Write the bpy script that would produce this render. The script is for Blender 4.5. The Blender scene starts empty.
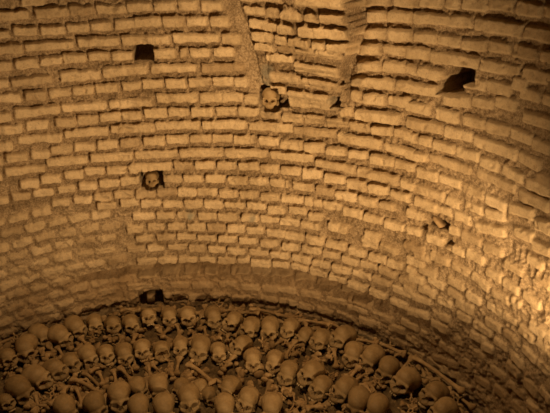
import bpy, bmesh, math, random
import numpy as np
from mathutils import Matrix, Vector, Euler

random.seed(7)
C = bpy.context.scene.collection
R = 2.1935            # inner radius of the round brick pit
TOP = 2.85            # eye height above the bone heap
EYE_Y = -1.997
PI = math.pi

# ------------------------------------------------------------------ data measured on the masonry
# bricks of the wall: angle, depth below eye, half length, tilt (thousandths), last 1 = on the pilaster
BRICKS = "57,420,71,49;102,496,104,-3;186,497,76,19;272,502,98,25;-5,496,99,47;20,597,73,70;96,604,75,49;167,604,70,12;233,601,71,24;307,597,74,25;-51,600,66,45;80,698,156,34;220,700,136,17;344,705,123,16;-46,693,111,64;-60,798,59,101;5,799,72,46;74,796,72,43;143,794,72,39;214,795,74,48;284,801,74,33;9,912,128,14;152,911,133,39;286,902,151,-16;-83,904,64,95;-66,1004,76,132;12,1011,71,97;81,1012,71,30;151,1013,72,37;223,1009,76,20;299,1004,65,4;5,1116,148,40;146,1123,147,45;290,1126,148,3;-104,1118,80,94;-2,1211,72,84;80,1216,72,95;150,1217,71,59;219,1210,73,39;288,1211,70,15;-88,1210,90,88;-3,1307,146,93;137,1307,150,33;284,1306,153,22;-119,1315,78,73;-81,1407,70,129;-13,1419,65,112;54,1406,74,93;125,1409,73,79;198,1412,73,66;269,1409,73,14;64,1494,141,66;204,1504,153,57;-66,1509,133,87;349,1510,156,8;-146,1407,57,72;-62,1616,66,137;4,1606,69,139;75,1605,69,95;143,1595,70,109;213,1608,72,54;282,1615,72,26;-158,1522,56,6;-28,1698,71,123;44,1707,65,80;113,1703,70,114;181,1705,71,71;251,1701,74,0;-96,1689,64,142;-159,1692,60,165;88,1806,68,131;154,1803,66,83;222,1805,73,72;18,1802,65,115;239,1877,74,53;163,1873,73,88;354,494,82,0;431,495,74,-4;499,494,66,-5;573,500,72,-23;374,590,90,0;451,595,73,-20;523,594,73,-20;593,596,65,-35;413,708,43,-9;516,700,157,1;625,705,69,-32;415,797,75,7;473,795,30,-38;526,798,74,-16;599,792,73,-19;438,897,156,18;593,895,151,-34;365,1000,74,18;438,1001,72,-14;513,994,78,-18;588,991,74,-15;648,992,45,-30;437,1102,145,4;581,1101,157,-29;681,1106,55,-14;363,1204,78,21;438,1204,76,-3;515,1203,79,-25;593,1196,78,-37;668,1192,76,-60;739,1198,71,-20;430,1299,162,0;584,1292,163,-39;740,1289,168,-46;348,1409,75,13;424,1401,79,0;500,1398,79,-14;574,1394,75,-28;647,1396,75,-42;733,1398,77,-49;501,1504,162,-11;654,1497,159,-45;809,1491,165,-66;324,1604,152,38;434,1603,74,-7;510,1602,74,-11;583,1599,74,-27;657,1596,75,-58;730,1601,72,-47;391,1709,72,23;464,1707,73,6;540,1707,77,-13;617,1712,75,-60;690,1708,70,-63;763,1705,71,-40;297,1812,75,53;368,1813,75,20;437,1815,72,2;507,1816,76,-15;580,1819,73,-35;653,1820,74,-69;729,1824,74,-50;310,1890,75,49;382,1912,77,14;454,1913,71,-7;526,1912,73,-27;600,1913,77,-36;677,1907,77,-59;748,1926,70,-62;277,1997,85,70;354,2003,72,27;426,2008,68,5;498,2014,73,-16;572,2018,75,-39;653,2011,65,-78;723,2007,72,-86;246,2098,68,67;316,2096,67,46;386,2100,70,26;455,2107,71,5;528,2112,75,-19;600,2109,73,-42;671,2112,73,-80;744,2121,74,-78;269,2187,72,44;345,2188,75,34;418,2190,73,24;491,2199,76,-1;566,2205,76,-28;640,2209,74,-55;718,2210,77,-101;237,2274,72,64;307,2280,69,37;382,2280,81,17;453,2294,67,3;523,2303,71,11;597,2308,74,-34;677,2302,82,-72;267,2394,76,68;341,2396,75,38;415,2395,79,11;485,2398,66,36;557,2397,74,-44;619,2392,51,-52;684,2397,83,-69;343,2526,71,3;420,2528,66,4;490,2539,55,-23;593,2527,73,-72;672,2514,76,-106;752,2500,77,-113;262,2546,75,11;373,2659,79,22;549,2649,71,-30;632,2664,76,-89;712,2649,77,-127;507,2765,63,0;594,2777,75,-67;456,2666,89,-58;226,2643,100,52;430,2774,74,-38;240,2488,89,81;1077,446,84,-91;1154,438,69,-40;1078,529,62,-65;1145,522,76,-56;1074,628,74,-62;1148,624,77,-67;1057,719,81,-76;1142,710,93,-25;1062,821,79,-93;1136,806,74,-78;1189,806,32,-27;1072,920,155,-42;1167,910,46,-57;1023,1016,38,38;1079,1018,80,-81;1157,1003,74,-98;947,444,193,-9,1;736,442,162,1,1;840,537,82,-13,1;916,534,50,-12,1;992,531,90,-29,1;707,524,76,19,1;772,530,49,41,1;735,611,110,86,1;815,623,59,3,1;950,618,180,-30,1;730,682,82,2,1;795,690,47,-6,1;862,692,86,-16,1;930,694,50,-20,1;998,695,82,-33,1;960,745,86,2,1;881,745,78,-33,1;811,744,68,-13,1;734,740,73,12,1;786,806,105,-18,1;909,857,164,27,1;800,939,119,-9,1;921,953,135,45,1;876,1047,153,3,1;772,1019,60,-8,1;883,1092,166,-35,1;998,1122,39,-79;1092,1122,157,-70;812,1213,74,-72;886,1205,77,-96;961,1208,78,-99;1036,1207,77,-125;1108,1203,75,-160;1175,1195,60,-42;888,1294,160,-47;1037,1303,157,-15;1167,1306,114,-3;809,1403,83,-69;887,1404,79,-86;962,1402,75,-76;1033,1401,71,-112;1115,1398,88,-85;1190,1394,72,-63;957,1512,150,10;1103,1512,154,-19;1203,1515,53,-3;805,1599,79,-59;878,1595,73,-72;955,1604,76,-49;1030,1612,76,-99;1105,1607,78,-149;1181,1602,71,-28;846,1705,80,-63;922,1709,70,-17;997,1715,79,-113;1072,1710,72,-75;1138,1705,59,-100;809,1815,83,-83;866,1812,32,-91;898,1813,34,-140;948,1808,72,-126;826,1898,74,-63;1022,1827,76,-73;1095,1823,73,-15;1169,1826,78,-100;1233,1819,53,-149;794,2006,77,-59;870,2002,77,-73;889,1924,55,-78;812,2116,77,-49;887,2115,71,-6;965,2110,81,-43;798,2213,72,-68;873,2202,82,-101;947,2203,72,-128;1042,2120,66,-71;1086,2022,65,-100;973,1969,80,-6;757,2298,77,-116;836,2297,79,-27;912,2303,75,-94;988,2301,77,-107;1063,2292,77,-35;1017,2210,72,-27;1087,2189,71,-72;1115,2116,68,-67;1152,2008,70,78;1092,1964,60,5;759,2377,73,-88;831,2374,71,-36;901,2385,73,33;973,2386,71,-9;1046,2399,79,46;832,2501,77,-121;913,2497,79,-150;1007,2498,84,-133;697,2517,58,-133;772,2635,80,-110;862,2628,85,-110;1157,2192,72,20;1209,2297,77,-39;1178,2115,60,-43;1235,2105,35,-23;1138,2279,77,-34;1125,2397,73,-15;1225,2206,66,-46;959,2616,85,-99;1056,2556,85,-73;1201,2408,73,-49;1177,437,40,-62;1233,427,68,9;1290,423,38,9;1352,420,76,-19;1422,410,71,-8;1495,417,73,27;1550,412,36,40;1268,517,183,-30;1422,515,143,15;1541,517,108,12;1175,621,21,-99;1221,622,72,-42;1290,618,73,-13;1362,620,76,-70;1433,609,68,-22;1504,607,73,-28;1566,605,44,-11;1202,711,73,-46;1311,713,156,-37;1443,705,123,-26;1550,703,102,-32;1247,810,88,-11;1375,816,72,-32;1447,807,72,-12;1534,797,58,-1;1504,761,47,50;1223,906,121,-61;1330,926,88,-70;1406,904,65,-48;1587,796,42,-7;1470,873,64,-33;1217,1022,83,-11;1306,1026,77,-34;1387,1019,75,-72;1459,1015,74,-63;1528,1011,68,11;1588,1022,60,12;1571,907,101,-36;1241,1115,127,-59;1346,1111,94,-64;1459,1117,144,2;1562,1118,74,10;1247,1207,44,-120;1306,1208,75,-42;1380,1208,78,-87;1446,1217,64,-46;1522,1217,69,112;1223,1315,72,-46;1331,1297,147,6;1474,1292,138,9;1262,1411,77,-64;1337,1401,77,2;1411,1409,76,-10;1483,1415,72,38;1261,1518,139,-19;1352,1526,51,110;1596,1226,75,-39;1592,1302,101,-49;1198,1208,45,-48;1419,1501,63,-23;1265,1606,85,11;1610,1180,50,8;1314,1604,88,-127;1234,1698,66,-81;1388,1593,64,-61;1477,1584,110,-222;1364,1703,84,-88;1424,1694,75,-10;1309,1816,67,-111;1377,1816,72,-11;1444,1793,67,36;1496,1694,73,-143;1510,1840,62,-50;1569,1722,70,31;1561,1389,85,-156;1630,1406,58,-181;1580,1509,69,-147;1331,1930,73,-61;1402,1927,73,5;1471,1934,70,209;1539,1947,66,-134;1567,1843,62,25;1639,1832,71,-8;1296,2205,71,-61;1326,2108,66,36;1393,2121,61,91;1281,2286,81,-177;1362,2217,61,-32;1239,1932,79,-45;1268,1974,59,-80;1248,2034,69,-87;1294,2064,70,6;1257,2151,60,-59;1391,2042,64,-30;1454,2071,60,22;1428,2164,70,-120;1488,1486,69,-207;1638,1523,69,-112;1628,1617,64,28;1663,1677,56,67;1487,1944,27,514;1233,2251,41,21;1593,1917,39,3;1272,2412,92,-261;1354,2334,71,-134;1431,2240,55,-180;1354,2413,73,-45;1424,2429,49,197;1487,2315,65,-213;1498,2233,70,-111;1531,2160,64,-149;1568,2236,60,-95;1592,2146,52,203;1582,2036,58,-57;1642,2047,61,129;1662,2151,62,81;1674,1970,67,-91;1630,2250,52,96;1623,2330,63,18;1574,2442,68,-72;1494,2431,72,-154;1644,2437,63,-96;1690,2328,63,2;1384,2663,110,-281;1707,2440,51,-190;1524,2334,51,-126;1712,2146,52,137;1738,2286,53,68;1473,2552,73,-187;1526,2600,73,-189;1592,2563,55,36;1659,2542,53,-117;1410,2718,85,-225;1466,2741,75,-223;1553,2693,55,-27;1698,2027,50,52;1047,2625,100,-167;1143,2600,87,-176;1094,2691,100,-187;1196,2634,75,-177"
# skulls: x, y, scale, yaw, pitch, roll, shape, ring, note, (column)
SKULLS = [
(-0.526,1.847,0.91,10,8,0,0,1,'',8),
(-0.395,1.893,1.11,-15,28,-8,1,1,'',27),
(-0.295,2.019,1.02,35,38,10,2,1,'',41),
(-0.159,1.946,1.02,25,30,-12,1,1,'',60),
(-0.04,2.013,1.01,20,32,-8,0,1,'',76),
(0.099,1.996,0.92,5,18,8,2,1,'',95),
(0.225,1.907,0.94,2,3,0,0,1,'',113),
(0.354,1.866,0.92,5,14,0,1,1,'',131),
(0.498,1.893,0.93,-5,-5,-10,2,1,'cap',149),
(0.644,1.831,0.91,0,14,4,0,1,'',169),
(0.775,1.76,1.01,2,8,-6,1,1,'',188),
(0.954,1.674,0.99,8,25,6,2,1,'',213),
(1.068,1.553,0.99,-18,8,28,0,1,'jaw',232),
(1.163,1.419,1.02,-22,12,8,1,1,'',250),
(1.293,1.349,1.05,-10,22,0,2,1,'',270),
(1.433,1.29,0.95,-22,10,2,0,1,'',290),
(1.49,1.166,0.86,-25,20,25,1,1,'',304),
(1.575,1.069,1.01,-25,8,6,0,1,'',320),
(1.729,1.014,1.14,-35,8,12,2,1,'',343),
(1.707,0.833,1.01,-10,22,10,1,1,'',353),
(1.804,0.746,1.06,-30,25,15,2,1,'',371),
(1.838,0.597,1.03,-15,25,10,0,1,'',387),
(1.878,0.446,1.13,-28,10,10,1,1,'',405),
(1.977,0.272,1.07,-30,6,8,0,1,'',434),
(1.945,0.139,1.01,-30,20,12,2,1,'',443),
(-0.548,1.394,0.77,15,2,0,0,2,'',6),
(-0.455,1.454,1.12,18,32,-5,2,2,'',21),
(-0.344,1.527,1.12,30,18,-12,1,2,'',38),
(-0.225,1.558,1.05,22,8,-10,0,2,'',56),
(-0.116,1.591,0.98,2,4,-12,2,2,'',71),
(0.005,1.631,0.91,10,26,-5,1,2,'',88),
(0.125,1.592,0.88,0,6,-5,0,2,'',106),
(0.244,1.536,0.94,0,22,0,2,2,'',125),
(0.371,1.53,0.92,-4,6,0,1,2,'',142),
(0.494,1.45,0.91,0,8,0,5,2,'open',162),
(0.631,1.443,0.89,-3,10,6,0,2,'',180),
(0.749,1.351,1.09,-8,18,14,2,2,'',200),
(0.862,1.272,0.84,5,16,4,1,2,'',218),
(1.028,1.262,0.98,-25,2,30,0,2,'dark',241),
(1.052,1.084,0.92,2,16,2,1,2,'',253),
(1.183,1.005,0.93,-6,16,8,2,2,'',274),
(1.218,0.857,0.97,-15,18,12,0,2,'',288),
(1.352,0.778,1.08,-25,6,18,1,2,'',311),
(1.354,0.637,0.99,-25,4,10,0,2,'',320),
(1.481,0.554,1.07,-30,14,18,2,2,'',344),
(1.507,0.421,1.04,-15,35,8,1,2,'shine',358),
(1.584,0.324,1.02,-10,30,5,0,2,'',376),
(-0.195,1.152,0.99,10,35,0,2,3,'',66),
(-0.016,1.103,0.97,5,30,-10,1,3,'',96),
(0.137,1.112,1.09,-2,22,2,0,3,'',120),
(0.267,1.153,0.84,12,32,-8,1,3,'',138),
(0.39,1.095,0.95,4,34,6,2,3,'',159),
(0.232,0.953,0.99,0,36,0,0,3,'',139),
(0.378,0.897,0.99,0,36,4,1,3,'',164),
(0.52,1.028,0.84,-18,12,8,0,3,'',180),
(0.544,0.904,1.06,-2,18,0,2,3,'',189),
(0.652,0.99,0.74,20,30,0,1,3,'half',202),
(0.684,0.906,0.73,15,25,-6,0,3,'half',210),
(0.808,0.887,0.97,-30,8,12,1,3,'',229),
(0.882,0.741,0.97,-15,16,18,0,3,'',247),
(0.728,0.733,0.98,0,32,2,2,3,'',225),
(0.996,0.614,0.98,-5,32,5,1,3,'',271),
]
# long bones: key, kind, x0, y0, x1, y1, z
BONES = [
('A','femur',-0.662,2.011,-0.314,2.155,0.07),
('B','tibia',0.283,2.031,0.459,1.973,0.1),
('C','femur',0.301,2.031,0.614,1.942,0.1),
('C2','humerus',1.118,1.635,1.286,1.524,0.1),
('D','femur',1.228,1.612,1.514,1.373,0.1),
('E','tibia',1.534,1.362,1.714,1.17,0.09),
('E2','humerus',1.72,1.181,1.789,1.004,0.1),
('F','humerus',1.79,0.987,1.92,0.833,0.09),
('G','femur',1.897,0.876,2.051,0.685,0.08),
('H','femur',2.071,0.636,2.135,0.182,0.1),
('I','tibia',2.094,0.708,2.062,0.431,0.05),
('I2','tibia',2.11,0.293,2.129,0.071,0.07),
('J','femur',-0.137,1.421,0.041,1.196,0.08),
('K','humerus',-0.121,1.387,-0.097,1.132,0.06),
('L','humerus',-0.272,1.228,-0.212,1.346,0.06),
('L2','tibia',-0.211,1.334,-0.143,1.165,0.07),
('M','tibia',-0.373,1.418,-0.366,1.212,0.05),
('N','tibia',0.142,1.432,0.131,1.22,0.07),
('O','humerus',0.179,1.402,0.242,1.224,0.08),
('P','humerus',0.044,1.483,0.057,1.294,0.05),
('Q','tibia',-0.052,1.501,0.056,1.275,0.04),
('R','humerus',0.182,1.439,0.242,1.242,0.06),
('S','tibia',0.374,1.383,0.354,1.214,0.06),
('T','femur',0.628,1.252,0.724,0.943,0.09),
('U','humerus',0.523,1.318,0.501,1.164,0.05),
('V','tibia',0.621,1.244,0.61,1.093,0.04),
('V2','humerus',0.676,1.74,0.658,1.581,0.05),
('V3','tibia',0.861,1.637,0.828,1.467,0.06),
('W','humerus',1.617,0.95,1.548,0.783,0.07),
('X','humerus',1.276,1.036,1.417,1.15,0.06),
('Y','rib',1.24,0.646,1.114,0.5,0.06),
('Z','rib',1.207,0.668,1.08,0.529,0.06),
('AA','rib',1.182,0.706,1.064,0.561,0.05),
('BB','humerus',1.566,0.639,1.689,0.704,0.07),
('CC','tibia',1.667,0.558,1.655,0.394,0.06),
('CD','tibia',1.51,0.952,1.452,0.761,0.04),
('DD','tibia',1.634,0.564,1.623,0.386,0.06),
('EE','humerus',1.918,0.566,2.074,0.635,0.06),
('FF','humerus',2.115,0.605,2.052,0.386,0.06),
('GG','humerus',1.088,0.888,1.058,0.764,0.05),
('HH','humerus',0.832,1.089,0.914,1.168,0.05),
('II','humerus',-0.472,1.759,-0.428,1.612,0.04),
('JJ','humerus',-0.2,1.87,-0.161,1.724,0.04),
('KK','humerus',-0.053,1.894,-0.06,1.748,0.04),
]

# ------------------------------------------------------------------ helpers
def hash2(ix, iy, seed):
    n = (ix.astype(np.int64) * 374761393 + iy.astype(np.int64) * 668265263 + seed * 1442695041) & 0xFFFFFFFF
    n = ((n ^ (n >> 13)) * 1274126177) & 0xFFFFFFFF
    n = ((n ^ (n >> 16)) * 2246822519) & 0xFFFFFFFF
    return ((n ^ (n >> 15)) & 0xFFFFFF) / float(0xFFFFFF)

def vnoise(u, v, seed):
    iu, iv = np.floor(u), np.floor(v)
    fu, fv = u - iu, v - iv
    fu = fu * fu * (3 - 2 * fu); fv = fv * fv * (3 - 2 * fv)
    a = hash2(iu, iv, seed); b = hash2(iu + 1, iv, seed)
    c = hash2(iu, iv + 1, seed); d = hash2(iu + 1, iv + 1, seed)
    return (a * (1 - fu) + b * fu) * (1 - fv) + (c * (1 - fu) + d * fu) * fv

def fbm(u, v, size, octaves, seed):
    s = 0; amp = 1.0; tot = 0; f = 1.0 / size
    for o in range(octaves):
        s = s + amp * (vnoise(u * f + 17.3 * o, v * f - 9.1 * o, seed + o) - .5)
        tot += amp; amp *= .55; f *= 2.03
    return s / tot * 2

def smooth(x, a, b):
    t = np.clip((x - a) / (b - a), 0, 1)
    return t * t * (3 - 2 * t)

def mesh_from(name, verts, faces, mat, smooth_shade=True):
    me = bpy.data.meshes.new(name)
    verts = np.asarray(verts, np.float32)
    if isinstance(faces, np.ndarray):
        n = faces.shape[1]; m = len(faces)
        me.vertices.add(len(verts)); me.vertices.foreach_set('co', verts.ravel())
        me.loops.add(m * n); me.loops.foreach_set('vertex_index', faces.astype(np.int32).ravel())
        me.polygons.add(m); me.polygons.foreach_set('loop_start', np.arange(0, m * n, n, dtype=np.int32))
        me.polygons.foreach_set('loop_total', np.full(m, n, np.int32))
        me.update(calc_edges=True); me.validate()
    else:
        me.from_pydata([tuple(map(float, v)) for v in verts], [], faces)
    if smooth_shade:
        me.polygons.foreach_set('use_smooth', np.ones(len(me.polygons), bool))
    me.materials.append(mat)
    return me

def link(name, me, parent=None):
    o = bpy.data.objects.new(name, me); C.objects.link(o)
    if parent is not None: o.parent = parent
    return o

def tag(o, label=None, cat=None, group=None, kind=None):
    if label: o['label'] = label
    if cat: o['category'] = cat
    if group: o['group'] = group
    if kind: o['kind'] = kind
    return o

# ------------------------------------------------------------------ materials
def nodes_of(name):
    m = bpy.data.materials.new(name); m.use_nodes = True
    nt = m.node_tree
    return m, nt, nt.nodes['Principled BSDF']

def ramp(nt, src, stops):
    r = nt.nodes.new('ShaderNodeValToRGB')
    e = r.color_ramp.elements
    while len(e) < len(stops): e.new(.5)
    for i, (p, c) in enumerate(stops):
        e[i].position = p; e[i].color = (*c, 1)
    nt.links.new(src, r.inputs[0]); return r.outputs[0]

def noise_node(nt, scale, detail=6, rough=.6, vec=None):
    n = nt.nodes.new('ShaderNodeTexNoise')
    n.inputs['Scale'].default_value = scale; n.inputs['Detail'].default_value = detail
    n.inputs['Roughness'].default_value = rough
    if vec is not None: nt.links.new(vec, n.inputs['Vector'])
    return n.outputs[0]

def mix(nt, fac, a, b, mode='MIX'):
    m = nt.nodes.new('ShaderNodeMix'); m.data_type = 'RGBA'; m.blend_type = mode
    for sock, val in ((m.inputs[0], fac), (m.inputs[6], a), (m.inputs[7], b)):
        if isinstance(val, (int, float)): sock.default_value = val
        elif isinstance(val, tuple): sock.default_value = (*val, 1)
        else: nt.links.new(val, sock)
    return m.outputs[2]

def bump(nt, bsdf, height, strength, dist):
    b = nt.nodes.new('ShaderNodeBump'); b.inputs['Strength'].default_value = strength
    b.inputs['Distance'].default_value = dist
    nt.links.new(height, b.inputs['Height']); nt.links.new(b.outputs[0], bsdf.inputs['Normal'])

def masonry_material():
    m, nt, b = nodes_of('old_masonry')
    at = nt.nodes.new('ShaderNodeAttribute'); at.attribute_name = 'mask'
    sp = nt.nodes.new('ShaderNodeSeparateColor'); nt.links.new(at.outputs['Color'], sp.inputs[0])
    tc = nt.nodes.new('ShaderNodeTexCoord').outputs['Object']
    n1 = noise_node(nt, 9, 8, .65, tc); n2 = noise_node(nt, 75, 8, .78, tc); n3 = noise_node(nt, 2.2, 4, .55, tc)
    mortar = ramp(nt, n2, [(.34, (.12, .08, .039)), (.5, (.30, .208, .113)), (.64, (.46, .335, .195))])
    brick_a = ramp(nt, sp.outputs[1], [(0, (.34, .235, .125)), (.5, (.50, .365, .205)), (1, (.58, .43, .25))])
    brick = mix(nt, .75, brick_a, ramp(nt, n2, [(.3, (.42, .39, .35)), (.48, (1, 1, 1)), (.75, (1.15, 1.12, 1.06))]), 'MULTIPLY')
    col = mix(nt, sp.outputs[0], mortar, brick)
    col = mix(nt, .8, col, ramp(nt, n1, [(.3, (.66, .62, .56)), (.52, (1, 1, 1)), (.75, (1.1, 1.08, 1.05))]), 'MULTIPLY')
    col = mix(nt, .8, col, ramp(nt, n3, [(.3, (.8, .78, .74)), (.6, (1, 1, 1))]), 'MULTIPLY')
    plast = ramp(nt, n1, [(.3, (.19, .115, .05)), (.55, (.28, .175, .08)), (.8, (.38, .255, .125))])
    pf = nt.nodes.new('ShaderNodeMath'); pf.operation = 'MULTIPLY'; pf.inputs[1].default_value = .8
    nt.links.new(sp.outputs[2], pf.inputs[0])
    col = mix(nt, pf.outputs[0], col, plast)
    col = mix(nt, at.outputs['Alpha'], col, (.17, .165, .12))
    nt.links.new(col, b.inputs['Base Color'])
    b.inputs['Roughness'].default_value = .95
    b.inputs['Specular IOR Level'].default_value = .15
    bump(nt, b, n2, .8, .010)
    return m

def plain_material(name, stops, scale, rough=.9, bstr=.4, bdist=.004, random_tint=0.0):
    m, nt, b = nodes_of(name)
    tc = nt.nodes.new('ShaderNodeTexCoord').outputs['Object']
    n1 = noise_node(nt, scale, 6, .65, tc)
    col = ramp(nt, n1, stops)
    if random_tint:
        oi = nt.nodes.new('ShaderNodeObjectInfo')
        lo, hi = 1 - random_tint, 1 + random_tint * .6
        col = mix(nt, 1.0, col, ramp(nt, oi.outputs['Alpha'], [(0, (lo, lo * .97, lo * .9)), (1, (hi, hi, hi))]), 'MULTIPLY')
    nt.links.new(col, b.inputs['Base Color'])
    b.inputs['Roughness'].default_value = rough
    b.inputs['Specular IOR Level'].default_value = .2
    bump(nt, b, noise_node(nt, scale * 4, 5, .6, tc), bstr, bdist)
    return m

M_WALL = masonry_material()
M_BONE = plain_material('aged_bone', [(.3, (.19, .115, .047)), (.5, (.29, .185, .082)), (.72, (.39, .265, .128))], 22, .75, .35, .003, .22)
M_SKULL = plain_material('aged_skull_bone', [(.28, (.175, .110, .045)), (.5, (.265, .174, .077)), (.75, (.335, .232, .112))], 14, .62, .3, .003, .2)
M_TEETH = plain_material('old_teeth', [(.3, (.34, .235, .115)), (.7, (.5, .37, .2))], 60, .5)
M_DIRT = plain_material('bone_dust_earth', [(.3, (.07, .043, .019)), (.5, (.12, .076, .033)), (.75, (.21, .138, .063))], 26, 1, .8, .01)
M_FLOOR = plain_material('packed_earth', [(.3, (.12, .075, .035)), (.7, (.22, .14, .07))], 9, 1, .5, .01)
M_CEIL = plain_material('lime_plaster', [(.3, (.30, .22, .13)), (.7, (.42, .31, .19))], 5, .95, .4, .01)
M_STONE = plain_material('broken_brick', [(.3, (.22, .14, .062)), (.7, (.36, .235, .115))], 30, .95, .5, .004)

# ------------------------------------------------------------------ the round brick wall
def pil_out(h):                                   # how far the pilaster stands out, growing upward
    return np.clip((1.16 - h) * .27 + .02, 0, .30)

def build_wall():
    tf0, tf1, dt = -.45, 1.97, .0028
    th = np.concatenate([np.arange(tf1 - 2 * PI, tf0, .016), np.arange(tf0, tf1, dt)])
    h = np.concatenate([np.arange(-1.0, .22, .02), np.arange(.22, 2.93, .0058)])
    T, H = np.meshgrid(th, h, indexing='ij')
    U = T * R
    # mortar bed: lumpy, gritty
    base = .012 * fbm(U, H, .22, 3, 3) + .016 * fbm(U, H, .06, 3, 11) + .013 * fbm(U, H, .022, 2, 23) - .002
    ero = np.clip(smooth(T, .55, -.15) * smooth(H, 1.7, 2.25) * .8 + smooth(T, 1.15, 1.5) * smooth(H, 1.0, 1.6) * .28, 0, 1)
    base = base + ero * (.004 + .012 * fbm(U, H, .11, 3, 31))
    brick = np.zeros_like(U); tone = np.full_like(U, .5)
    # ledge: below it the wall steps back and carries old brown plaster
    ledge_h = 2.435 + .012 * fbm(T * 2, T * 0, .5, 2, 77)
    along = smooth(T, -.02, .12) * smooth(T, 1.18, 1.0)
    below = smooth(H, ledge_h - .004, ledge_h + .008) * along
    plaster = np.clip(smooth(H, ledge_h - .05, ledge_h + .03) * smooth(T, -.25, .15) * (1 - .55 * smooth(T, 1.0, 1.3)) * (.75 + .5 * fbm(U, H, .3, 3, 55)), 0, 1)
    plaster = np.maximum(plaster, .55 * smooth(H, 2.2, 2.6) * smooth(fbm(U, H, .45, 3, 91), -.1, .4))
    # pilaster flanks
    lf = .665 + .05 * smooth(H, .50, 1.0); rf = 1.040 - .014 * smooth(H, .45, .70) - .032 * smooth(H, .72, .80)
    step = .004 * np.round(fbm(T * 0, H, .1, 1, 5) * 2)
    jag = .006 * fbm(U, H, .07, 2, 64)
    onp = smooth(T, lf - .002 + jag + step, lf + .006 + jag + step) * smooth(T, rf + .006 + jag + step, rf - .002 + jag + step)
    # every course steps out a little: corbelled masonry
    hc = (np.floor((H - .36) / .098) + .5) * .098 + .36
    P = onp * pil_out(hc * .6 + H * .4) * (H < 1.2) * (.12 + .88 * smooth(T, .66, .96))

    rng = np.random.RandomState(4)
    holes = [(.347, .790, .030 * R, .058), (1.332, .788, .040 * R, .040), (1.308, .862, .034 * R, .046),
             (.3215, 1.712, .038 * R, .072), (1.312, 1.703, .036 * R, .036), (1.262, 1.765, .012 * R, .022), (1.352, 1.80, .014 * R, .024),
             (.740, 1.094, .033 * R, .080), (.789, 1.112, .014 * R, .036), (.962, 1.064, .015 * R, .040), (.261, 2.772, .043 * R, .080), (.985, .93, .010, .014)]
    depth = [.24, .32, .30, .22, .16, .06, .07, .13, .09, .06, .16, .05]

    def slab(tc, hc_, half, thick, tilt, relief, tn, pil, eroded):
        rad = (half + .03) / R
        i0, i1 = np.searchsorted(th, [tc - rad, tc + rad])
        pad = thick + .02 + abs(math.sin(tilt)) * half
        j0, j1 = np.searchsorted(h, [hc_ - pad, hc_ + pad])
        if i1 - i0 < 2 or j1 - j0 < 2: return
        sl = (slice(i0, i1), slice(j0, j1))
        u = (T[sl] - tc) * R; v = H[sl] - hc_
        ct, st = math.cos(tilt), math.sin(tilt)
        u, v = u * ct + v * st, -u * st + v * ct
        sd = rng.randint(1000)
        wob = (.011 - .004 * float(smooth(np.float64(tc), 1.1, 1.4))) * fbm(u + tc * 50, v + hc_ * 50, .045, 3, sd)
        rr = .012 + .010 * eroded + .006 * rng.rand()
        qx = np.abs(u) - half + rr; qy = np.abs(v) - thick * (1 + .10 * u / half * rng.uniform(-1, 1)) + rr
        d = np.hypot(np.maximum(qx, 0), np.maximum(qy, 0)) + np.minimum(np.maximum(qx, qy), 0) - rr + wob * (1 + eroded)
        f = smooth(d, .003 + .004 * eroded, -.010 - .012 * eroded) ** .75
        hgt = relief + rng.uniform(-.03, .03) * u + rng.uniform(-.08, .08) * v
        hgt = hgt + (.009 - .004 * float(smooth(np.float64(tc), 1.1, 1.4))) * fbm(u + tc * 31, v + hc_ * 37, .04, 4, sd + 1) - .014 * smooth(fbm(u + tc * 13, v + hc_ * 17, .06, 2, sd + 2), .35, .8)
        new = -.006 + (hgt + .006) * f
        up = new > base[sl]
        base[sl] = np.where(up, new, base[sl])
        m = smooth(d, .003, -.004) * up
        brick[sl] = np.maximum(brick[sl] * (1 - m), m) if False else np.maximum(brick[sl], m)
        tone[sl] = np.where(m > .3, tn, tone[sl])

    def ero_at(t, hh):
        s = lambda x, a, b: (lambda q: q * q * (3 - 2 * q))(min(max((x - a) / (b - a), 0), 1))
        return min(1, s(t, .55, -.15) * s(hh, 1.7, 2.25) * .8 + s(t, 1.15, 1.5) * s(hh, 1.0, 1.6) * .28)

    laid = []
    for s in BRICKS.split(';'):
        q = [int(x) for x in s.split(',')]
        laid.append((q[0] / 1000, q[1] / 1000, q[2] / 1000, q[3] / 1000, len(q) > 4))
    L = np.array([l[:3] for l in laid])
    # the rest of the round (outside the measured stretch) in the same bond
    n = 0
    hh = -.95
    row = 0
    while hh < 2.9:
        half = .146 if row % 2 == 0 and hh < 1.6 else .073
        pitch = (half * 2 + .012) / R
        t = tf1 - 2 * PI + rng.rand() * pitch
        while t < tf1:
            hw = half * rng.uniform(.92, 1.0)
            seen = -.36 < t < 1.86 and hh > .30
            ok = True
            if seen:
                dh = np.abs(L[:, 1] - hh); du = np.abs(L[:, 0] - t) * R
                ok = not np.any((dh < .075) & (du < L[:, 2] + .6 * hw))
                for (ht, hhh, hu, hv), _ in zip(holes, depth):
                    if abs(ht - t) * R < hu + hw and abs(hhh - hh) < hv + .04: ok = False
                if .63 < t < 1.07 and hh < 1.2: ok = False
                if seen and half > .1: hw *= .5
            if ok: laid.append((t, hh + rng.uniform(-.006, .006), hw, rng.uniform(-.03, .03), False, seen))
            t += pitch
        hh += .1; row += 1
    for l in laid:
        t, hh, half, tilt, pil = l[:5]
        if not pil and .69 < t < 1.0 and hh < 1.03: continue
        e = ero_at(t, hh)
        low = 1 if (hh > 2.44 and .05 < t < 1.1) or (hh > 2.42 and 1.1 <= t < 1.7) else 0
        rel = rng.uniform(.034, .050) * (1 - .45 * e) * (1 - .55 * float(smooth(np.float64(t), 1.05, 1.4)))
        if low: rel *= .45
        if len(l) > 5 and l[5]: rel *= .7
        slab(t, hh, half + .0015, rng.uniform(.030, .036) * (.94 if pil else 1), tilt, rel, np.clip(rng.normal(.55, .2), 0, 1), pil, e)

    off = base + P - below * (0.022 + .075 * smooth(H - ledge_h, .15, .03))
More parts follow.
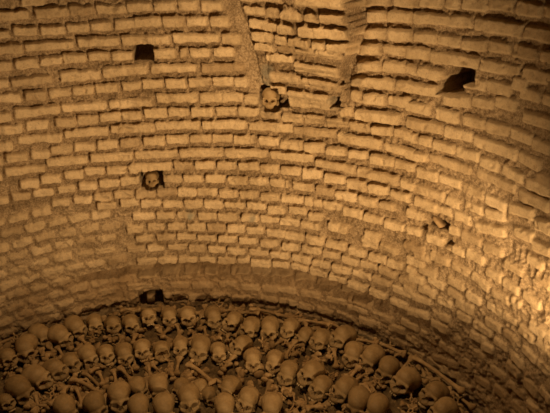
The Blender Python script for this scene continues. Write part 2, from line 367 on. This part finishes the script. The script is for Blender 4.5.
    nz = .004 * fbm(U, H, .03, 2, 40)
    for (ht, hhh, hu, hv), dp in zip(holes, depth):
        d = np.maximum(np.abs(T - ht) * R - hu, np.abs(H - hhh) - hv) + nz
        f = smooth(d, .003, -.004)
        off = off * (1 - f) + (-dp + .01 * base) * f
        brick *= 1 - f
    stain = np.zeros_like(U)
    for (st, sh, sr, am) in ((.44, 2.02, .035, .75), (.664, 2.02, .035, .6), (.735, .93, .06, .55), (.955, 1.07, .03, .5)):
        d = np.hypot((T - st) * R, (H - sh) * .6) / sr
        stain = np.maximum(stain, am * smooth(d + .6 * fbm(U, H, .04, 2, 71), 1.1, .2))
    brick = np.clip(brick + .45 * np.clip(ero + .3 * smooth(H, 1.75, 2.2), 0, 1) * (1 - brick) * (.6 + .8 * fbm(U, H, .12, 3, 133)), 0, 1)
    rad = R - off
    X = rad * np.sin(T); Y = rad * np.cos(T); Z = TOP - H
    nt_, nh = T.shape
    idx = np.arange(nt_ * nh).reshape(nt_, nh)
    nx = np.roll(idx, -1, axis=0)
    faces = np.stack([idx[:, :-1], nx[:, :-1], nx[:, 1:], idx[:, 1:]], -1).reshape(-1, 4)
    faces = faces[:, ::-1]
    me = mesh_from('wall_round', np.stack([X, Y, Z], -1).reshape(-1, 3), faces, M_WALL)
    a = me.attributes.new('mask', 'FLOAT_COLOR', 'POINT')
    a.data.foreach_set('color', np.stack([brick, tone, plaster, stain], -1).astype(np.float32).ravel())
    o = link('wall_round', me)
    tag(o, 'round pit wall of worn pale brown bricks in curving courses', None, None, 'structure')
    return o

build_wall()

# floor and vault
def disc(name, r, z, mat, rings, segs, zf):
    vs = [(0, 0, zf(0, 0) + z)]; fs = []
    for i in range(1, rings + 1):
        rr = r * i / rings
        for k in range(segs):
            a = 2 * PI * k / segs
            vs.append((rr * math.cos(a), rr * math.sin(a), z + zf(rr * math.cos(a), rr * math.sin(a))))
    for k in range(segs): fs.append((0, 1 + k, 1 + (k + 1) % segs))
    for i in range(rings - 1):
        b0 = 1 + i * segs; b1 = b0 + segs
        for k in range(segs):
            k2 = (k + 1) % segs
            fs.append((b0 + k, b1 + k, b1 + k2, b0 + k2))
    return link(name, mesh_from(name, vs, fs, mat))
tag(disc('floor', 2.45, -.06, M_FLOOR, 2, 96, lambda x, y: 0), kind='structure')
tag(disc('ceiling', 2.35, TOP + .98, M_CEIL, 12, 96, lambda x, y: .35 * (1 - (x * x + y * y) / 5.6)), kind='structure')

# bone dust and splinters filling the heap between skulls: nobody could count them
def rubble():
    n = 520
    xs = np.linspace(-2.32, 2.32, n); X, Y = np.meshgrid(xs, xs, indexing='ij')
    rr = np.hypot(X, Y)
    Z = .004 + .024 * fbm(X, Y, .12, 3, 201) + .045 * np.abs(fbm(X, Y, .05, 2, 207)) + .012 * fbm(X, Y, .02, 2, 209) - .035 * smooth(rr, 2.05, 2.2)
    keep = rr < 2.29
    idx = np.arange(n * n).reshape(n, n)
    f = np.stack([idx[:-1, :-1], idx[1:, :-1], idx[1:, 1:], idx[:-1, 1:]], -1).reshape(-1, 4)
    f = f[keep.ravel()[f].all(1)]
    used = np.unique(f); mp = np.zeros(n * n, int); mp[used] = np.arange(len(used))
    P = np.stack([X, Y, Z], -1).reshape(-1, 3)[used]
    o = link('bone_rubble', mesh_from('bone_rubble', P, mp[f], M_DIRT))
    tag(o, 'dark brown dust and tiny bone splinters filling the heap under the skulls', 'bone rubble', None, 'stuff')
rubble()

# ------------------------------------------------------------------ skulls
def ell(p, c, r):
    q = (p - np.array(c)) / np.array(r)
    k0 = np.linalg.norm(q, axis=-1); k1 = np.linalg.norm(q / np.array(r), axis=-1)
    return k0 * (k0 - 1) / np.maximum(k1, 1e-9)
def cap(p, a, b, r):
    a = np.array(a); b = np.array(b); ab = b - a
    t = np.clip(((p - a) @ ab) / (ab @ ab), 0, 1)
    return np.linalg.norm(p - a - t[..., None] * ab, axis=-1) - r
def smin(a, b, k):
    h = np.clip(.5 + .5 * (b - a) / k, 0, 1)
    return b * (1 - h) + a * h - k * h * (1 - h)
def smax(a, b, k): return -smin(-a, -b, k)

def skull_sdf(p, v, broken):
    wid = (1.0, 1.04, .97, .98, 1.0, 1.0)[v]; lon = (1.0, .96, 1.05, 1, 1, 1)[v]; hi = (1.0, 1.03, .98, 1, 1, 1)[v]
    d = ell(p, (0, .015, .088), (.069 * wid, .086 * lon, .066 * hi))
    d = smin(d, ell(p, (0, .035, .092), (.071 * wid, .066, .062)), .02)           # parietals
    d = smin(d, ell(p, (0, -.045, .084), (.054, .040, .050)), .025)              # forehead
    d = smin(d, ell(p, (0, .055, .055), (.050, .045, .040)), .02)                # occiput
    for s in (-1, 1):
        d = smin(d, cap(p, (s * .008, -.084, .060), (s * .048, -.070, .060), .009), .014)     # brow ridge
        d = smin(d, cap(p, (s * .051, -.068, .058), (s * .053, -.062, .026), .0085), .01)     # outer orbital rim
        d = smin(d, cap(p, (s * .048, -.070, .022), (s * .064, -.020, .030), .0085), .01)     # cheekbone and arch
        d = smin(d, cap(p, (s * .046, -.070, .022), (s * .024, -.080, .004), .011), .012)
        d = smin(d, ell(p, (s * .055, .022, .024), (.014, .016, .024)), .012)                 # mastoid
        d = smin(d, cap(p, (s * .011, -.088, .050), (s * .018, -.086, .012), .0075), .008)    # sides of the nose
    d = smin(d, ell(p, (0, -.062, -.002), (.034, .035, .026)), .012)             # upper jaw
    d = smin(d, cap(p, (0, -.090, .056), (0, -.098, .040), .007), .008)          # nasal bones
    for s in (-1, 1):
        d = smax(d, -ell(p, (s * .0315, -.078, .036), (.0215, .060, .0200)), .003)            # eye sockets
        d = smax(d, -ell(p, (s * .078, -.040, .060), (.017, .022, .026)), .012)               # temples
        d = smax(d, -ell(p, (s * .057, -.052, -.012), (.016, .028, .019)), .008)              # hollow under the cheek
    d = smax(d, -smin(ell(p, (0, -.096, .024), (.0110, .056, .015)), ell(p, (0, -.094, .013), (.0150, .052, .0110)), .006), .003)
    d = smax(d, -(p[..., 2] + .020), .006)
    if broken: d = smax(d, -ell(p, (.004, -.060, .062), (.046, .110, .034)), .004)
    return d

ico = bmesh.new(); bmesh.ops.create_icosphere(ico, subdivisions=6, radius=1.0)
ICO_V = np.array([v.co[:] for v in ico.verts]); ICO_F = [tuple(v.index for v in f.verts) for f in ico.faces]; ico.free()
ICO_F = np.array(ICO_F)

def skull_mesh(v, broken=False):
    c = np.array((0, .045, .062)) if broken else np.array((0, -.012, .058))
    reach = .20 if broken else .15
    steps = np.linspace(reach, .004, 170)
    D = ICO_V.copy()
    n = len(D); hit = np.full(n, .004); done = np.zeros(n, bool); prev = skull_sdf(c + D * steps[0], v, broken)
    for k in range(1, len(steps)):
        cur = skull_sdf(c + D * steps[k], v, broken)
        new = (~done) & (cur < 0)
        t = prev / np.maximum(prev - cur, 1e-9)
        hit[new] = (steps[k - 1] + (steps[k] - steps[k - 1]) * np.clip(t, 0, 1))[new]
        done |= new; prev = cur
    P = c + D * hit[:, None]
    P += (D * (.0012 * fbm(P[:, 0] + P[:, 2] * 2.3, P[:, 1] - P[:, 2] * 1.7, .02, 2, 90 + v))[:, None])
    P[:, 2] -= .0
    ctr = P[ICO_F].mean(1)
    face = (ctr[:, 1] < -.046) & (ctr[:, 2] < .0675)
    return [mesh_from(nm, P, ICO_F[sel], M_SKULL) for nm, sel in (('cranium', ~face), ('facial_bones', face))]

def blob(bm, center, rx, ry, rz, rot=None):
    m = Matrix.Translation(center) @ (rot if rot else Matrix.Identity(4)) @ Matrix.Diagonal((rx, ry, rz, 1))
    bmesh.ops.create_icosphere(bm, subdivisions=2, radius=1.0, matrix=m)

def to_mesh(bm, name, mat):
    me = bpy.data.meshes.new(name); bm.to_mesh(me); bm.free()
    me.polygons.foreach_set('use_smooth', np.ones(len(me.polygons), bool))
    me.materials.append(mat); return me

def teeth_mesh(missing):
    bm = bmesh.new()
    for k in range(12):
        if k in missing: continue
        a = (k - 5.5) / 5.5 * 1.25
        blob(bm, (.0295 * math.sin(a), -.062 - .030 * math.cos(a), -.0235), .0040, .0036, .0075)
    return to_mesh(bm, 'teeth', M_TEETH)

def jaw_mesh():
    pts = []
    for s in np.linspace(-1, 1, 25):
        a = s * 1.5
        x = .050 * math.sin(a) if abs(s) < .75 else .050 * math.sin(a)
        pts.append((x, -.045 - .045 * math.cos(a) + (.02 if abs(s) > .9 else 0), -.047 + .030 * max(0, abs(s) - .72) / .28))
    bm = bmesh.new()
    for p in pts: blob(bm, p, .0085, .0085, .0125)
    return to_mesh(bm, 'jaw', M_SKULL)

SK_ME = [skull_mesh(0), skull_mesh(1), skull_mesh(2)]
SK_OPEN = skull_mesh(4, True)
TEETH = [teeth_mesh(()), teeth_mesh((2, 5, 9)), teeth_mesh((0, 1, 4, 6, 10, 11))]
JAW = jaw_mesh()

ORD = ['first', 'second', 'third', 'fourth', 'fifth', 'sixth', 'seventh', 'eighth', 'ninth', 'tenth', 'eleventh', 'twelfth', 'thirteenth', 'fourteenth',
       'fifteenth', 'sixteenth', 'seventeenth', 'eighteenth', 'nineteenth', 'twentieth', 'twenty-first', 'twenty-second', 'twenty-third', 'twenty-fourth', 'twenty-fifth', 'twenty-sixth']
RINGS = {1: ('outer ring by the wall', 'skulls in the outer ring'), 2: ('middle ring', 'skulls in the middle ring'), 3: ('innermost ring', 'skulls in the innermost ring')}
NOTE = {'cap': 'tipped-back brown skull with dark cap', 'jaw': 'brown skull tilted over its lower jaw', 'open': 'broken brown skull, braincase gaping open',
        'dark': 'darker brown skull tilted sideways', 'shine': 'brown skull with shiny bald crown', 'half': 'half-buried brown skull'}

tint_rnd = random.Random(5)
def place_skull(x, y, z, sc, yaw, pitch, roll, var, note, label, group):
    me = SK_OPEN if note == 'open' else SK_ME[var % 3]
    o = link('human_skull', None)
    az = math.atan2(0 - x, -(EYE_Y - y))           # model looks along -Y; turn it to the pit's open side
    rot = Matrix.Rotation(az + math.radians(yaw), 4, 'Z') @ Matrix.Rotation(math.radians(pitch - 45), 4, 'X') @ Matrix.Rotation(math.radians(roll), 4, 'Y')
    o.matrix_world = Matrix.Translation((x, y, z)) @ rot @ Matrix.Diagonal((sc, sc, sc, 1)) @ Matrix.Translation((0, 0, -.06))
    tag(o, label, 'skull', group)
    kids = [link('cranium', me[0], o), link('facial_bones', me[1], o)]
    if note != 'open' and pitch < 28: kids.append(link('upper_teeth', TEETH[(var + int(abs(yaw))) % 3], o))
    if note == 'jaw': kids.append(link('lower_jaw', JAW, o))
    tint = tint_rnd.random()
    for k in kids: k.color = (1, 1, 1, .1 if note == 'dark' else tint)
    return o

rows = {1: [], 2: [], 3: []}
for s in SKULLS: rows[s[7]].append(s)
skull_pos = []
for r in rows:
    rows[r].sort(key=lambda s: s[9])
    for i, (x, y, sc, yaw, pitch, roll, var, ring, note, px) in enumerate(rows[r]):
        sc = sc * .93
        turn = 'face turned left' if yaw <= -18 else 'face turned right' if yaw >= 15 else 'face tipped down' if pitch >= 26 else 'facing outward'
        if note: lab = '%s, %s from left in %s' % (NOTE[note], ORD[i], RINGS[ring][0])
        else: lab = 'brown skull, %s, %s from left in %s' % (turn, ORD[i], RINGS[ring][0])
        z = .068 * sc + .012
        if note == 'half': z = .045
        place_skull(x, y, z, sc, yaw, pitch, roll, var, note, lab, RINGS[ring][1])
        skull_pos.append((x, y, .072 * sc))

def wall_pt(t, h, out=0.0): return (R - out) * math.sin(t), (R - out) * math.cos(t), TOP - h
x, y, z = wall_pt(.3215, 1.712, -.02)
place_skull(x, y, z - .002, .70, -6, 30, 0, 0, '', 'small brown skull looking out of a square hole in the left part of the wall', 'skulls set into the brick wall')
x, y, z = wall_pt(.742, 1.094, .015)
place_skull(x, y, z, .80, -8, 30, 0, 1, '', 'small brown skull set into the wall at the foot of the pilaster', 'skulls set into the brick wall')

# ------------------------------------------------------------------ bones
def bone_mesh(kind, L, seed):
    rnd = random.Random(seed)
    n, seg = 26, 12
    vs, fs = [], []
    rs = {'femur': .0145, 'tibia': .0120, 'humerus': .0115, 'rib': .0065}[kind]
    for i in range(n + 1):
        t = i / n; s = t * L
        e0 = math.exp(-(s / .030) ** 2); e1 = math.exp(-((L - s) / .034) ** 2)
        r = rs * (1 + .12 * math.cos(2 * PI * t))
        if kind == 'rib': bend = (.035 * math.sin(PI * t), 0); w0 = w1 = 0
        else: bend = (.012 * math.sin(PI * t) * (1 if kind == 'femur' else .5), .004 * math.sin(2 * PI * t)); w0, w1 = .95, 1.25
        for k in range(seg):
            a = 2 * PI * k / seg
            lobe = abs(math.cos(a))
            rr = r * (1 + (w0 * e0 + w1 * e1) * (.35 + .85 * lobe))
            capf = min(1, (s + .002) / .012, (L - s + .002) / .012) ** .5
            flat = .55 if kind == 'rib' else .9
            vs.append((s + .0, rr * capf * math.cos(a) + bend[0], rr * capf * flat * math.sin(a) + bend[1]))
    for i in range(n):
        for k in range(seg):
            k2 = (k + 1) % seg
            fs.append((i * seg + k, i * seg + k2, (i + 1) * seg + k2, (i + 1) * seg + k))
    fs.append(tuple(range(seg - 1, -1, -1))); fs.append(tuple(n * seg + k for k in range(seg)))
    if kind == 'femur':                                   # ball head on its neck
        b0 = len(vs)
        bm = bmesh.new(); blob(bm, (.006, .036, .004), .019, .019, .019); blob(bm, (.012, .018, .002), .012, .02, .012)
        vs += [v.co[:] for v in bm.verts]; bm.verts.index_update()
        fs += [tuple(b0 + v.index for v in f.verts) for f in bm.faces]; bm.free()
    return mesh_from(kind + '_bone', vs, fs, M_BONE)

def place_bone(kind, p0, p1, seed, label, group=None, name='long_bone'):
    p0, p1 = Vector(p0), Vector(p1); d = p1 - p0; L = d.length
    o = link(name, bone_mesh(kind, L, seed))
    x = d.normalized(); zax = Vector((0, 0, 1)); yv = zax.cross(x).normalized(); zz = x.cross(yv)
    m = Matrix((x, yv, zz)).transposed().to_4x4(); m.translation = p0
    o.matrix_world = m; o.color = (1, 1, 1, tint_rnd.random())
    tag(o, label, 'bone', group)
    return o

BONE_LABEL = {
 'LL': 'short thick bone in the gap below the last outer skulls at lower right',
 'A': 'long thick bone at the foot of the wall, far left',
 'B': 'short bone behind the outer ring, just left of the square hole',
 'C': 'long bone lying along the wall under the square hole with the stone stub',
 'C2': 'bone end lying behind the outer ring, right of the pair of close-set skulls',
 'D': 'long straight bone along the wall behind the middle of the outer ring',
 'E': 'bone along the wall just right of the long straight one, sloping down to the right',
 'E2': 'shorter bone lying against the wall over the outer ring, third of the sloping ones',
 'F': 'short bone along the wall behind the nineteenth and twentieth skulls of the outer ring',
 'G': 'long slanting bone along the wall behind the last skulls on the right',
 'H': 'very long bone running down along the wall to the lower right corner',
 'I': 'bone lying flat in the pocket beside the very long bone at lower right',
 'I2': 'bone half hidden behind the lower right end of the very long bone',
 'J': 'thick long bone lying crosswise before the middle ring at the left, knob to the left',
 'K': 'steep bone below the knob of the thick crosswise bone at left',
 'L': 'bone leaning up to the right, left arm of an arch of two bones',
 'L2': 'bone leaning down to the right, right arm of an arch of two bones',
 'M': 'upright bone standing left of the arch of two bones',
 'N': 'upright bone standing over the innermost ring, third of four at left',
 'O': 'bone slanting down to the right from under the middle ring, last of four at left',
 'P': 'short upright bone under the middle ring, second of four at left',
 'Q': 'thin slanting bone above the thick crosswise bone, first of four at left',
 'R': 'bone slanting to a dome-like skull of the innermost ring',
 'S': 'upright bone wedged between two dome-like skulls of the innermost ring',
 'T': 'big long bone with round knob slanting across the middle of the heap',
 'U': 'upright bone under the broken open skull',
 'V': 'thin bone just left of the big knobbed bone',
 'V2': 'short bone standing below the pair of close-set outer skulls',
 'V3': 'short upright bone between the outer and middle ring at mid heap',
 'W': 'upright bone standing between the outer and middle ring, right of centre',
 'X': 'slanting bone between outer and middle ring, right of centre, leaning right',
 'Y': 'curved rib among three, the right one', 'Z': 'curved rib among three, the middle one', 'AA': 'curved rib among three, the left one',
 'BB': 'short bone between outer and middle rings, under the skull with tilted face at right',
 'CC': 'slanting bone between middle and outer rings, right of the shiny bald skull',
 'CD': 'upright bone in the gap right of the waist of the middle ring',
 'DD': 'slanting bone left of the big left-facing skull at right',
 'EE': 'short bone with knobbed end standing in the pocket at the right wall',
 'FF': 'slanting bone with knobbed end in the pocket at the right wall',
 'GG': 'short upright bone behind the innermost ring, right of centre',
 'HH': 'short bone under the darker tilted skull', 'II': 'short bone in the gap at the left end between the outer and middle rings',
 'JJ': 'small slanting bone between rings under the fourth outer skull', 'KK': 'small upright bone between rings under the fifth outer skull',
}
segs = []
BONES.append(('LL', 'humerus', 1.745, .308, 1.843, .25, .06))
for i, (key, kind, x0, y0, x1, y1, z) in enumerate(BONES):
    dz = .02 if i % 2 else -.012
    place_bone(kind, (x0, y0, z - dz), (x1, y1, z + dz), i, BONE_LABEL[key], 'ribs between the rings' if kind == 'rib' else 'long bones of the heap',
               'rib_bone' if kind == 'rib' else 'long_bone')

# smaller bones filling the gaps between the rings
rnd = random.Random(21)
def free(x, y, rad):
    return all(math.hypot(x - sx, y - sy) > sr + rad for sx, sy, sr in skull_pos)
n = 0; tries = 0
while n < 130 and tries < 9000:
    tries += 1
    t = rnd.uniform(-.30, 1.52); r = rnd.choice((rnd.uniform(1.65, 1.92), rnd.uniform(1.2, 1.5), rnd.uniform(1.99, 2.12)))
    a = t + rnd.uniform(-.06, .06); L = rnd.uniform(.07, .2)
    ang = rnd.gauss(PI / 2 - t, .55) + rnd.choice((0, PI / 2 if r > 1.95 else 0)); 
    x, y = r * math.sin(t), r * math.cos(t)
    dx, dy = math.cos(ang) * L / 2, math.sin(ang) * L / 2
    if max(math.hypot(x + dx, y + dy), math.hypot(x - dx, y - dy)) > 2.15: continue
    if not all(free(x + k * dx, y + k * dy, .0) for k in (-1, -.5, 0, .5, 1)): continue
    z = rnd.uniform(.03, .06)
    place_bone(rnd.choice(('tibia', 'humerus', 'humerus')), (x - dx, y - dy, z + rnd.uniform(-.02, .03)), (x + dx, y + dy, z + rnd.uniform(-.02, .03)), 100 + n,
               'small loose brown bone lying in the litter between the rings of skulls', 'small bones between the rings', 'small_bone')
    n += 1

def fragment_mesh(seed):
    rg = random.Random(seed); bm = bmesh.new()
    a, b, c = rg.uniform(.012, .022), rg.uniform(.010, .016), rg.uniform(.008, .014)
    blob(bm, (0, 0, 0), a, b, c); 
    for k in range(rg.randint(1, 3)):
        an = rg.uniform(0, 6.28); blob(bm, (a * math.cos(an), b * math.sin(an), rg.uniform(-.004, .006)), rg.uniform(.006, .016), rg.uniform(.005, .009), rg.uniform(.005, .008), Matrix.Rotation(an, 4, 'Z'))
    return to_mesh(bm, 'bone_fragment', M_BONE)
FR = [fragment_mesh(k) for k in range(8)]
n = 0; tries = 0
while n < 290 and tries < 20000:
    tries += 1
    t = rnd.uniform(-.32, 1.55); r = rnd.choice((rnd.uniform(1.62, 1.95), rnd.uniform(1.12, 1.55), rnd.uniform(1.95, 2.15)))
    x, y = r * math.sin(t), r * math.cos(t)
    if not free(x, y, .004): continue
    o = link('bone_fragment', FR[n % 8]); s = rnd.uniform(1.0, 2.0)
    o.matrix_world = Matrix.Translation((x, y, rnd.uniform(.03, .055))) @ Euler((rnd.uniform(-.8, .8), rnd.uniform(-.8, .8), rnd.uniform(0, 6.28))).to_matrix().to_4x4() @ Matrix.Scale(s, 4)
    o.color = (1, 1, 1, tint_rnd.random())
    tag(o, 'knobby broken bone piece lying in the litter between the rings of skulls', 'bone', 'knobby bone pieces in the litter')
    n += 1

# vertebrae: a drum with wings and a spine
def vertebra_mesh(seed):
    rg = random.Random(seed); bm = bmesh.new()
    a = rg.uniform(.016, .020)
    for k in range(10):
        an = k * PI / 5; blob(bm, (a * .62 * math.cos(an), a * .5 * math.sin(an), 0), a * .5, a * .45, .011)
    for k in range(8):
        an = PI * .15 + k * PI * 1.7 / 7 - PI / 2; blob(bm, (.014 * math.sin(an), a * .9 + .012 + .010 * math.cos(an), .002), .006, .006, .008)
    for sx in (-1, 1): blob(bm, (sx * .028, a * .9 + .012, .003), .016, .006, .007)
    blob(bm, (0, a * .9 + .036, -.003), .005, .018, .009)
    return to_mesh(bm, 'vertebra', M_BONE)
VT = [vertebra_mesh(k) for k in range(4)]
n = 0; tries = 0
while n < 130 and tries < 20000:
    tries += 1
    t = rnd.uniform(-.32, 1.6); r = rnd.choice((rnd.uniform(1.62, 1.95), rnd.uniform(1.05, 1.55), rnd.uniform(1.95, 2.15)))
    x, y = r * math.sin(t), r * math.cos(t)
    if not free(x, y, .010): continue
    o = link('vertebra', VT[n % 4]); s = rnd.uniform(.9, 1.25)
    o.matrix_world = Matrix.Translation((x, y, rnd.uniform(.045, .07))) @ Euler((rnd.uniform(-1.2, 1.2), rnd.uniform(-1.0, 1.0), rnd.uniform(0, 6.28))).to_matrix().to_4x4() @ Matrix.Scale(s, 4)
    o.color = (1, 1, 1, tint_rnd.random())
    tag(o, 'brown vertebra lying loose among the bones between the rings of skulls', 'vertebra', 'loose vertebrae in the litter')
    n += 1

# loose stones left in two of the wall's holes
def stone(name, t, h, out, half, rotx, label):
    bm = bmesh.new(); bmesh.ops.create_cube(bm, size=2.0)
    bmesh.ops.subdivide_edges(bm, edges=bm.edges[:], cuts=4, use_grid_fill=True)
    rg = random.Random(int(t * 1000))
    for v in bm.verts:
        k = v.co.copy(); l = max(abs(k.x), abs(k.y), abs(k.z)); q = k.normalized() * 1.25
        v.co = k.lerp(q, .45) + Vector((rg.uniform(-.06, .06), rg.uniform(-.06, .06), rg.uniform(-.06, .06)))
        v.co = Vector((v.co.x * half[0], v.co.y * half[1], v.co.z * half[2]))
    o = link(name, to_mesh(bm, name, M_STONE))
    o.matrix_world = Matrix.Translation(wall_pt(t, h, out)) @ Matrix.Rotation(-t, 4, 'Z') @ Matrix.Rotation(rotx, 4, 'Y')
    tag(o, label, 'stone'); return o
stone('broken_brick', .258, 2.79, -.095, (.034, .05, .040), .1, 'blunt brick stub left standing in the square hole just above the skulls')
stone('brick_shard', 1.300, 1.705, -.035, (.042, .03, .014), .65, 'slanting orange brick shard wedged in the hole in the right part of the wall')

# ------------------------------------------------------------------ light, world, camera
w = bpy.data.worlds.new('World'); bpy.context.scene.world = w; w.use_nodes = True
w.node_tree.nodes['Background'].inputs[0].default_value = (1, .7, .4, 1)
w.node_tree.nodes['Background'].inputs[1].default_value = .004

def lamp(name, loc, power, rad, col):
    l = bpy.data.lights.new(name, 'POINT'); l.energy = power; l.shadow_soft_size = rad; l.color = col
    o = bpy.data.objects.new(name, l); o.location = loc; C.objects.link(o); return o
def flood(name, loc, aim, power, cone, size, blend=1):
    l = bpy.data.lights.new(name, 'SPOT'); l.energy = power; l.shadow_soft_size = size; l.color = (1, .68, .36)
    l.spot_size = math.radians(cone); l.spot_blend = blend
    o = bpy.data.objects.new(name, l); o.location = loc
    o.rotation_euler = (Vector(aim) - Vector(loc)).to_track_quat('-Z', 'Y').to_euler(); C.objects.link(o)
flood('side_lamp', (1.84, -.72, 1.08), (2.16, -.14, 1.12), 80, 74, .22)
flood('pit_floodlight', (.85, -1.10, .66), (1.08, 1.88, 2.02), 365, 98, .05)
flood('added_overhead_spot', (.80, .75, 3.5), (.90, 1.0, 0), 195, 106, .10)  # unseen overhead spot, added to light the skulls and lower wall from above

cam = bpy.data.cameras.new('camera'); co = bpy.data.objects.new('camera', cam); C.objects.link(co)
right = Vector((.91895, -.39310, -.03164)); down = Vector((-.19870, -.39221, -.89816)); fwd = Vector((.34066, .83165, -.43854))
m = Matrix((right, -down, -fwd)).transposed().to_4x4(); m.translation = (0, EYE_Y, TOP)
co.matrix_world = m
cam.sensor_width = 36; cam.lens = 592.19 / 550 * 36; cam.clip_start = .02
sc = bpy.context.scene
sc.camera = co
sc.view_settings.view_transform = 'Standard'; sc.view_settings.look = 'None'
sc.view_settings.exposure = .1; sc.view_settings.gamma = 1; sc.view_settings.use_curve_mapping = False
sc.cycles.max_bounces = 8; sc.cycles.diffuse_bounces = 5
